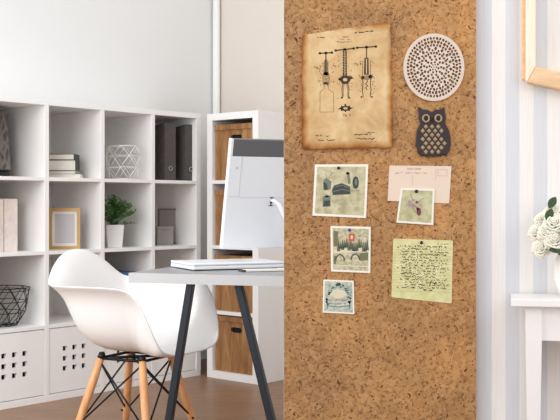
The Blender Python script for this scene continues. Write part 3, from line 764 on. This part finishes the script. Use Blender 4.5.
for sx in (-1, 1):
    g.line([(345.3 + sx * 2.4, 84), (345.3 + sx * 3.4, 88), (345.3 + sx * 3.2, 97.5)], 0.7); g.line([(345.3 + sx * 1.2, 84), (345.3 + sx * 2.1, 88), (345.3 + sx * 2.1, 97)], 0.4); g.ell(345.3 + sx * 3.6, 98, 1.1, 0.9)
marks(344.9, (55, 99), 12); nxt('corkscrew_figure'); handle(366.3, 47.5, 9.4, 0.6)
g.line([(366.3, 48), (366.3, 58)], 1.0); g.poly([(364.3, 58), (368.2, 58), (368.6, 75), (363.8, 75)]); g.line([(366.3, 59), (366.3, 74)], 1.0, 2, 0.0003)
g.line([(362.6, 60), (362.3, 76)], 0.4); g.line([(370, 60), (370.4, 76)], 0.4)
g.ell(362.4, 78, 1.7, 1.8); g.ell(370.4, 77, 2.2, 2.0); g.poly([(362, 76), (371, 75.5), (369, 80), (364, 80)], 1)
for sx in (-1, 1): g.line([(366.5 + sx * 4.2, 79), (366.5 + sx * 3.6, 84), (366.5 + sx * 4.4, 90), (366.5 + sx * 3.4, 97)], 0.75); g.ell(366.5 + sx * 5.2, 97.2, 1.1, 0.8)
g.line([(366.4, 80), (367.6, 82), (365.2, 84), (367.6, 86), (365.4, 88), (367, 90)], 0.7)
marks(366.4, (52, 98), 13); nxt('corkscrew_figure')
g.ell(345.3, 108.6, 5.2, 2.6); g.ell(345.3, 108.6, 2.2, 1.1, 2, lift=0.0003); g.line([(337.8, 109.3), (353, 108)], 0.7); g.ell(345, 104.6, 0.9, 0.7)
for k in range(8): a = k * math.pi / 4; g.ell(345.3 + 5.4 * math.cos(a), 108.6 + 2.9 * math.sin(a), 0.8, 0.7)
nxt('end_view_figure')
g.scrib(315.5, 329, 135.8, 0.9, 0.6, 0, 21, 0.04); g.scrib(316, 335, 140, 0.7, 0.65, 0, 22, 0.02); nxt('signature'); g.scrib(354.5, 371, 135, 0.9, 0.6, 0, 23, -0.06); g.scrib(367, 376.5, 132.5, 0.5, 0.5, 0, 24); g.scrib(356.5, 375, 139, 0.9, 0.7, 0, 25); g.scrib(370, 377, 141.6, 0.5, 0.5, 0, 26)
g.done('signature', INK, pa)

# bordered photo cards
def photo(c, label, pic, bord=2.3, yb=Y0, th=0.0016):
    r = sheet('photo_card', c, th, M['photo_paper'], yb, label, 'photo', 'vintage photo cards on the cork board')
    q = Print(r['front'] - 0.0002); q.poly(inset(c, bord)); q.done('picture', [pic], r)
    return r, Print(r['front'] - 0.0004)
Z = lambda x, y, ox, oy, s: (ox + x / s, oy + y / s)
r1, g = photo([(314.9, 164.5), (368.2, 164.3), (366, 218), (312.4, 215.6)], 'largest white bordered photo card, a dark striped trunk on beige', M['old_photo'])
z = lambda pts: [Z(x, y, 300, 155, 5.25) for x, y in pts]
g.poly(z([(168, 185), (178, 160), (220, 148), (262, 166), (264, 206), (172, 210)]), 0)
g.line(z([(182, 168), (222, 158), (258, 172)]), 0.8, 1, 0.0003); g.line(z([(176, 192), (222, 180), (262, 190)]), 0.8, 1, 0.0003)
g.ell(*z([(292, 145)])[0], 3.2, 6.3, 0, 20); g.ell(*z([(294, 142)])[0], 1.4, 3.4, 1, 12, 0.0003)
g.poly(z([(124, 130), (140, 120), (165, 140), (160, 180), (130, 186)]), 1); g.poly(z([(122, 140), (140, 150), (146, 180), (124, 184)]), 0, 0.0003)
g.line(z([(150, 125), (165, 95), (160, 85)]), 0.5, 1); g.line(z([(140, 120), (135, 95)]), 0.5, 1); g.line(z([(165, 100), (180, 90)]), 0.5, 1)
g.poly(z([(246, 92), (258, 90), (266, 150), (252, 152)]), 1); g.ell(*z([(250, 96)])[0], 1.8, 1.4, 0)
g.poly(z([(120, 218), (160, 212), (160, 270), (118, 272)]), 1); g.poly(z([(126, 240), (156, 238), (156, 268), (122, 270)]), 0, 0.0003); g.ell(*z([(140, 215)])[0], 2.2, 1.4, 1)
g.scrib(334, 360, 200, 0.6, 0.4, 2, 31); g.scrib(338, 362, 204, 0.6, 0.4, 2, 32); g.scrib(342, 360, 208, 0.5, 0.4, 2, 33); g.scrib(351, 360, 190.5, 0.3, 0.5, 1, 34)
g.done('printed_motif', [M['slate'], M['slate_soft'], M['ink_pale']], r1)
# postcard
cpc = [(389.5, 165.5), (451.4, 166.2), (449, 203.4), (387.6, 200.8)]
pc = sheet('postcard', cpc, 0.0012, M['postcard'], Y0, 'blank pale pink postcard partly under a smaller photo card', 'postcard')
g = Print(pc['front'] - 0.0003); g.text('POST CARD', 414, 168.8, 1.9); g.scrib(395, 428, 173, 0.4, 0.5, 0, 41); g.line([(412.5, 175), (412, 186)], 0.25, 1); g.line([(436, 168), (435.5, 180)], 0.25, 1)
g.line([(438, 169.5), (447, 169.7), (446.8, 176), (437.8, 175.8), (438, 169.5)], 0.3, 1); g.done('printed_lines', [M['ink_soft'], M['ink_pale']], pc)
r2, g = photo([(400.6, 188), (434.3, 189), (433, 225), (396.2, 222.5)], 'green tinted photo card with a flower posy overlapping the pink postcard', M['green_photo'], 1.9, pc['front'] - 0.0006)
z = lambda pts: [Z(x, y, 380, 155, 5.25) for x, y in pts]
for x, y, rx, ry, mi in ((155, 245, 2.0, 1.4, 1), (175, 238, 1.6, 1.2, 1), (168, 262, 2.6, 2.0, 1), (192, 248, 1.4, 1.4, 0), (185, 270, 1.8, 1.4, 1), (203, 298, 2.2, 4.0, 0), (196, 282, 1.3, 1.6, 0), (150, 262, 1.2, 1.6, 1), (210, 262, 1.2, 1.0, 1)):
    g.ell(*z([(x, y)])[0], rx, ry, mi, lift=0.0003 if mi == 0 else 0)
g.line(z([(195, 250), (230, 225)]), 0.5, 2); g.line(z([(170, 235), (160, 205)]), 0.4, 2); g.line(z([(165, 270), (185, 300), (200, 310)]), 0.5, 2)
g.done('printed_motif', [M['plum'], M['mauve'], M['olive']], r2)
r3, g = photo([(330.5, 226), (370.7, 226.9), (370.2, 273), (331, 271.4)], 'upright photo card with dark fir trees, arches and a red stamp', M['view_photo'], 2.0)
z = lambda pts: [Z(x, y, 300, 220, 4.2) for x, y in pts]
g.poly(z([(141, 44), (160, 48), (158, 108), (141, 112)]), 1); rn = random.Random(2)
for k in range(15):
    x = 162 + k * 8.6; h = rn.uniform(28, 56); bse = 118 + rn.uniform(-6, 14); g.poly(z([(x - 7, bse), (x, bse - h), (x + 7, bse)]), rn.choice((4, 4, 1)), 0.0002)
g.poly(z([(141, 125), (200, 120), (286, 118), (286, 132), (141, 140)]), 3)
g.poly(z([(205, 57), (229, 58), (228, 88), (205, 88)]), 2, 0.0003); g.ell(*z([(217, 72)])[0], 1.3, 2.0, 3, lift=0.0005)
for cx, cy, rr in ((232, 168, 18), (168, 170, 18)):
    g.line([Z(cx + rr * math.cos(a), cy - rr * 1.4 * math.sin(a), 300, 220, 4.2) for a in [k * math.pi / 10 for k in range(11)]], 1.1, 0, 0.0003)
g.poly(z([(141, 150), (152, 150), (150, 185), (141, 185)]), 1, 0.0002); g.poly(z([(248, 140), (286, 136), (286, 168), (252, 172)]), 1)
g.line(z([(145, 190), (285, 196)]), 1.0, 3); g.scrib(356, 366, 236, 0.4, 0.4, 1, 55)
g.done('printed_motif', [M['slate'], M['olive'], M['red_print'], M['pale_print'], M['slate_mid']], r3)
r4, g = photo([(323.3, 279.5), (353.6, 280.7), (354.3, 314), (322.6, 312.5)], 'lowest and smallest photo card, a blue grey garland with rose lettering', M['blue_photo'], 1.5)
rn = random.Random(4)
for k in range(44):
    a = rn.uniform(R(-20), R(200)); rr = rn.uniform(0.82, 1.02); g.ell(338.5 + 12.2 * rr * math.cos(a), 299.5 - 15.0 * rr * math.sin(a), rn.uniform(.6, 1.4), rn.uniform(.5, 1.0), rn.choice((0, 0, 2)), 8)
g.ell(338.5, 284.3, 2.6, 1.6, 2, lift=0.0002); g.ell(338.5, 294, 7.5, 4.6, 3, lift=0.0001)
g.scrib(329, 348, 300, 0.9, 0.9, 1, 61); g.line([(327, 305.5), (338, 307), (350, 305.5)], 1.0, 0); g.line([(326.5, 298), (327.5, 309)], 1.0, 0); g.line([(350, 298), (349.5, 309)], 1.0, 0); g.scrib(330, 347, 303.5, 0.4, 0.5, 0, 62)
g.done('printed_motif', [M['sky_print'], M['rose_print'], M['slate'], M['pale_print']], r4)
# handwritten note
cn = [(393.3, 238.6), (452.8, 240.4), (451.6, 303.4), (391.4, 297.2)]
no = sheet('handwritten_note', cn, 0.0016, M['note'], Y0, 'pale yellow note sheet covered in brown handwriting', 'note', round_=1.6)
g = Print(no['front'] - 0.0003)
for k in range(17):
    y = 246.6 + k * 2.75; g.line([(393.0, y), (452.0, y + 1.6)], 0.18, 1)
    if k < 16: g.scrib(400 + (k % 3) * 0.7, (447, 444, 449, 446, 440, 448)[k % 6] if k not in (9, 10, 11) else 436, y - 0.9, 0.95, 0.55, 0 if k % 3 else 2, 70 + k, 0.027, 0.2, 0.0002)
g.scrib(437, 449, 244, 0.4, 0.5, 0, 90); g.scrib(423, 432, 290, 1.4, 0.8, 0, 91); g.scrib(404, 412, 272, 1.8, 0.6, 2, 92); g.scrib(430, 437, 283, 1.8, 0.6, 2, 93); g.scrib(440, 446, 272, 1.0, 0.7, 2, 94); g.scrib(440, 445, 276, 0.8, 0.5, 2, 95)
for y in (247.5, 267.5, 287): g.ell(398 - (y - 247) * 0.015, y, 0.75, 0.75, 3, 10, 0.0003)
g.done('handwriting', [M['pen'], M['ink_pale'], M['ink'], M['red_print']], no)
# pins
pin(338.6, 168, r1['front'] - 0.0002, M['pin'], 'dark pin at the top of the largest photo card', 1.6)
pin(416.2, 191.3, r2['front'] - 0.0002, M['pin'], 'dark pin at the top of the flower posy card', 1.8)
pin(349.6, 230, r3['front'] - 0.0002, M['pin_violet'], 'violet pin at the top of the fir tree card', 1.6)
pin(421.4, 242.6, no['front'] - 0.0002, M['pin'], 'dark pin at the top of the yellow handwritten note', 1.7)
# carved disc
X, Zc = W(433.6, 67.6); RM = 30.3 * S
NRD, NTH = 60, 400; bm = bmesh.new(); keep = {}
def leafhole(r, t, r0, n, ln, wd, tw, ph=0.0):
    """a pointed hole repeated n times round the ring r0"""
    st = 2 * math.pi / n; q = ((t + ph) / st + 0.5) % 1.0 - 0.5
    x, y = q * st * r0, r - r0
    c, s_ = math.cos(tw), math.sin(tw); u, w_ = x * s_ + y * c, x * c - y * s_
    return abs(u) < 1.2 * ln and abs(w_) < 1.2 * wd * (1 - (u / ln / 1.2) ** 2)
def solid(r, t):
    for row in ((0.86, 26, .045, .036, .5, 0), (0.86, 26, .04, .028, -.6, .12), (0.755, 22, .05, .042, -.7, .05), (0.755, 22, .045, .03, .6, .19), (0.655, 20, .045, .034, .4, 0), (0.655, 20, .04, .028, -.7, .16),
                (0.555, 16, .05, .038, 0, .1), (0.50, 16, .035, .026, 1.2, .3), (0.43, 14, .045, .034, .6, 0), (0.42, 14, .04, .028, -.6, .22), (0.32, 12, .04, .036, 0, .1), (0.235, 10, .04, .03, .5, 0), (0.15, 8, .032, .03, 0, .2), (0.08, 6, .025, .02, 0, 0)):
        r0, n_, ln, wd, tw, ph = row
        if leafhole(r, t, r0, n_, ln, wd, tw, ph): return False
    return True
vs = {}
def vtx(i, j):
    j %= NTH
    if (i, j) not in vs:
        r = RM * i / NRD; a = 2 * math.pi * j / NTH; vs[(i, j)] = bm.verts.new((r * math.cos(a), 0, r * math.sin(a)))
    return vs[(i, j)]
for i in range(1, NRD):
    for j in range(NTH):
        if solid((i + 0.5) / NRD, 2 * math.pi * (j + 0.5) / NTH): bm.faces.new((vtx(i, j), vtx(i, j + 1), vtx(i + 1, j + 1), vtx(i + 1, j)))
disc = empty('carved_disc', (X, Y0, Zc), 0, 'round ivory coaster with pierced mandala pattern on the cork', 'wall decoration')
disc.scale = (1, 1, 1.11)
mb = MB(); mb.bm.free(); mb.bm = bm; d_ = mb.build('fretwork', M['lace'], disc); d_.location = (0, -0.004, 0)
md = d_.modifiers.new('solid', 'SOLIDIFY'); md.thickness = 0.0075; md.offset = 0
mb = MB(); mb.tube([((RM - 0.004) * math.cos(a), -0.004, (RM - 0.004) * math.sin(a)) for a in [2 * math.pi * k / 64 for k in range(64)]], 0.0042, 8, closed=True); mb.build('rim', M['lace'], disc)
# owl
zo = lambda x, y: (390 + x / 6, 90 + y / 6)
ol = [(172, 108), (200, 124), (222, 122), (247, 138), (272, 122), (296, 124), (322, 108), (324, 140), (330, 170), (325, 202), (345, 235), (357, 280), (360, 330), (352, 366), (334, 390), (320, 380), (302, 396), (286, 388), (262, 399), (240, 392), (222, 398), (206, 386), (190, 393), (172, 376), (160, 340), (157, 290), (165, 240), (183, 205), (175, 172), (174, 140)]
X, Zc = W(*zo(258, 250)); loc2 = lambda x, y: (W(*zo(x, y))[0] - X, W(*zo(x, y))[1] - Zc)
ow = empty('owl_plaque', (X, Y0, Zc), 0, 'dark cast iron owl plaque with bronze eyes and feathers', 'wall decoration')
plate('body', [[loc2(*p) for p in ol][::-1]], 0.008, M['iron'], ow, y0=-0.008, bevel=0.0015)
for ex, ey in ((213, 172), (287, 172)):
    cx, cz = loc2(ex, ey); mb = MB()
    mb.tube([(cx + 0.0085 * math.cos(a), -0.0095, cz + 0.0095 * math.sin(a)) for a in [2 * math.pi * k / 24 for k in range(24)]], 0.0026, 8, closed=True); e = mb.build('eye_ring', M['bronze'], ow)
    mb = MB(); mb.lathe([(0.004, 0), (0.0035, 0.002), (0.0015, 0.0032)], 14); p = mb.build('pupil', M['iron'], e); p.location = (cx + (0.0015 if ex < 250 else -0.0015), -0.0075, cz); p.rotation_euler = (R(90), 0, 0)
mb = MB(); a, b, c_, d = [loc2(*p) for p in ((236, 160), (262, 160), (249, 208), (249, 176))]
mb._new([(a[0], -0.008, a[1]), (b[0], -0.008, b[1]), (c_[0], -0.008, c_[1]), (d[0], -0.014, d[1])], [(0, 1, 3), (1, 2, 3), (2, 0, 3), (0, 2, 1)]); mb.build('beak', M['iron'], ow)
for row in range(7):
    y = 222 + row * 25
    for k in range(-3, 4):
        x = 250 + k * 37 + (18.5 if row % 2 else 0); hw = 52 + row * 6 if row < 5 else 60
        if abs(x - 252) > min(hw, 72): continue
        cx, cz = loc2(x, y); mb = MB(); pr = [(0.0084, 0), (0.006, 0.0022), (0.0022, 0.0034)]
        mb.lathe(pr, 4); f = mb.build('feather', M['bronze'], ow, 0.0008); f.location = (cx, -0.0078, cz); f.rotation_euler = (R(90), 0, 0); f.scale = (0.82, 0.95, 1)

# ------------------------------------------------------------------ right side: frame, console table, roses
q0 = rayW(526, 82, 0.035)
fr = empty('hanging_frame', WO + wx * q0.x + Vector((0, 0, q0.z)), RW, 'pale pine open frame hanging on the striped wall', 'frame')
def lw(pts): return [(rayW(x, y, 0.035).x - q0.x, rayW(x, y, 0.035).z - q0.z) for x, y in pts]
def prism_plate(name, poly, y0, y1, m, par, bev=0.004):
    mb = MB(); mb.prism(poly, y0, y1); return mb.build(name, m, par, bev)
prism_plate('left_rail', lw([(525.5, -137), (535.8, -128), (535.8, 66.5), (527, 82.5), (525.5, 80.5)]), -0.035, -0.0005, M['pine'], fr)
prism_plate('outer_lip', lw([(522, -140), (525.5, -137), (525.5, 80.5), (522, 78.5)]), -0.026, -0.0005, M['pine_tan'], fr, 0.001)
prism_plate('bottom_rail', lw([(527, 82.5), (535.8, 66.5), (628, 86), (640, 107)]), -0.035, -0.0005, M['pine_tan'], fr)
prism_plate('right_rail', lw([(628, 86), (628, -128), (640, -140), (640, 107)]), -0.035, -0.0005, M['pine'], fr)
prism_plate('top_rail', lw([(522, -140), (640, -140), (628, -128), (535.8, -128)]), -0.035, -0.0005, M['pine'], fr)

TZ = CZ - (299.3 - HZ) * 2.64 / F
tx0 = (511 - 280) * 2.64 / F
tb = empty('console_table', (tx0, 2.64, 0), RW, 'white painted console table with tapered legs at the striped wall', 'table')
mb = MB(); mb.box(0, 0.72, 0, 0.185, TZ - 0.0185, TZ); mb.build('tabletop', M['table_paint'], tb, 0.002)
LX = (525.5 - 511) * 2.66 / F; az0 = TZ - 0.0185 - 0.088
mb = MB(); mb.box(LX + 0.036, 0.72 - LX - 0.036, 0.024, 0.038, az0, TZ - 0.0185); mb.build('apron', M['table_paint'], tb)
for x in (LX + 0.006, 0.72 - LX - 0.02):
    mb = MB(); mb.box(x, x + 0.014, 0.055, 0.135, az0, TZ - 0.0185); mb.build('side_apron', M['table_paint'], tb)
for lx in (LX, 0.72 - LX - 0.040):
    for ly in (0.018, 0.138):
        mb = MB(); w_ = 0.040
        top = [(lx, ly), (lx + w_, ly), (lx + w_, ly + w_), (lx, ly + w_)]
        ins = 0.011; bot = [(lx + ins, ly + ins), (lx + w_ - ins, ly + ins), (lx + w_ - ins, ly + w_ - ins), (lx + ins, ly + w_ - ins)]
        vv = [(x, y, TZ - 0.0185) for x, y in top] + [(x, y, az0) for x, y in top] + [(x, y, 0) for x, y in bot]
        mb._new(vv, [(3, 2, 1, 0), (8, 9, 10, 11)] + [(i + o4, (i + 1) % 4 + o4, (i + 1) % 4 + o4 + 4, i + o4 + 4) for o4 in (0, 4) for i in range(4)])
        mb.build('leg', M['table_paint'], tb, 0.001)
# vase and roses
VX, VY = tx0 + 0.165 * wx.x + 0.095 * wy.x, 2.64 + 0.165 * wx.y + 0.095 * wy.y
va = empty('flower_vase', (VX, VY, TZ), 0, 'white ceramic vase of roses on the console table, at the right edge', 'vase')
mb = MB(); mb.lathe([(0.030, 0), (0.042, 0.01), (0.056, 0.05), (0.052, 0.10), (0.036, 0.135), (0.040, 0.15), (0.036, 0.15), (0.032, 0.135), (0.04, 0.09), (0.03, 0.02)], 36); mb.build('vase_body', M['vase'], va)
def bloom_mesh():
    mb = MB(); rn = random.Random(9)
    mb.lathe([(0.001, -0.62), (0.30, -0.5), (0.30, 0.1), (0.16, 0.36), (0.02, 0.40)], 14)
    rows = [(3, 0.20, 0.62, 0.95), (4, 0.38, 0.58, 0.9), (5, 0.60, 0.46, 0.85), (5, 0.82, 0.28, 0.8), (6, 1.0, 0.02, 0.75)]   # count, radius, rim height, width
    for ri, (cnt, rad, top, wf) in enumerate(rows):
        for k in range(cnt):
            a0 = 2 * math.pi * (k + 0.43 * ri) / cnt + rn.uniform(-.12, .12); wd = 2 * math.pi / cnt * wf; grid = []
            tilt = rn.uniform(-0.05, 0.05)
            for i in range(7):
                s = i / 6; line = []
                for j in range(9):
                    t = j / 8 * 2 - 1; a = a0 + t * wd * (0.55 + 0.45 * math.sin(math.pi * min(1, 0.15 + 0.6 * s)))
                    rr = rad * (0.30 + 0.62 * math.sin(s * math.pi / 2) ** 0.8) + 0.20 * rad * max(0, s - 0.7) / 0.3 + 0.05 * t + 0.04 * ri * t * t
                    zz = -0.55 + (0.55 + top + tilt) * math.sin(s * math.pi / 2) ** 1.1 - 0.22 * (t ** 2) * s - 0.30 * rad * max(0, s - 0.78)
                    line.append(mb.bm.verts.new((rr * math.cos(a), rr * math.sin(a), zz)))
                grid.append(line)
            for i in range(6):
                for j in range(8):
                    f = mb.bm.faces.new((grid[i][j], grid[i][j + 1], grid[i + 1][j + 1], grid[i + 1][j])); f.smooth = True
    return mb
def leaf_mb(L):
    mb = MB(); pts = []
    for i in range(7):
        s = i / 6; w_ = 0.30 * L * math.sin(math.pi * (0.04 + 0.96 * s)) ** 0.8; zc = -0.18 * L * s * s
        pts.append([(L * s, -w_, zc + 0.1 * w_), (L * s, 0, zc), (L * s, w_, zc + 0.1 * w_)])
    vv = [[mb.bm.verts.new(p) for p in r] for r in pts]
    for a, b in zip(vv, vv[1:]):
        for k in (0, 1): mb.bm.faces.new((a[k], a[k + 1], b[k + 1], b[k])).smooth = True
    return mb
spots = [(536.5, 232, 2.70, 'leftmost white rose of the bouquet'), (541, 248, 2.68, 'lowest left white rose, hanging beside a dark leaf'), (543, 219, 2.70, 'upper left white rose of the bouquet'),
         (552.5, 211, 2.73, 'topmost white rose of the bouquet'), (554, 223, 2.66, 'large white rose below the topmost one'), (546.5, 233, 2.67, 'white rose at the middle left of the bouquet'),
         (555, 240, 2.655, 'low front white rose above the dark leaf'), (565, 229, 2.67, 'white rose cut by the right picture edge'), (563, 214, 2.72, 'upper white rose at the right picture edge'),
         (568, 246, 2.68, 'low white rose at the right picture edge')]
proto_b = None
neck = Vector((VX, VY, TZ + 0.14))
for i, (x, y, D, lab) in enumerate(spots):
    c = P(x, y, D); d = (c - (neck + Vector((0.0, 0.05, -0.02)))).normalized(); sc = (0.021, 0.0225, 0.021, 0.021, 0.025, 0.022, 0.025, 0.024, 0.022, 0.023)[i]
    ro = empty('rose', c, 0, lab, 'rose', 'white roses in the vase')
    if proto_b is None:
        b = bloom_mesh().build('bloom', M['rose'], ro, normals=False); proto_b = b
        sm = b.modifiers.new('solid', 'SOLIDIFY'); sm.thickness = 0.03
    else:
        b = proto_b.copy(); COL.objects.link(b); b.parent = ro
    b.scale = (sc, sc, sc); dd = (d + Vector((0, -0.8, 0.25))).normalized()
    b.rotation_euler = (Matrix.Rotation(i * 1.3, 4, 'Z')).to_euler(); b.rotation_mode = 'QUATERNION'
    b.rotation_quaternion = dd.to_track_quat('Z', 'Y') @ Matrix.Rotation(i * 1.3, 4, 'Z').to_quaternion()
    mb = MB(); e = neck - c; s0 = -dd * sc * 0.62
    mb.tube([s0, s0.lerp(e, 0.5) + Vector((0, 0.012, 0.012)), e + Vector((0.004 * (i % 3 - 1), 0.003 * (i % 4 - 1), -0.03))], 0.0016, 6); st_ = mb.build('stem', M['leaf_dark'], ro)
    for lx, ly, LD, ang in {1: [(541, 241, 2.70, 150)], 6: [(549, 250, 2.645, 8), (556, 251, 2.64, -14)], 5: [(541, 226, 2.69, 40)], 4: [(547, 221, 2.66, 70)], 7: [(560, 236, 2.63, 30)], 2: [(549, 208, 2.72, 60)]}.get(i, []):
        lf = leaf_mb(0.036).build('leaf', M['leaf_dark'], ro, normals=False)
        lf.location = P(lx, ly, LD) - c
        lf.rotation_euler = (Matrix.Rotation(R(-ang), 4, 'Y') @ Matrix.Rotation(R(70), 4, 'X')).to_euler()
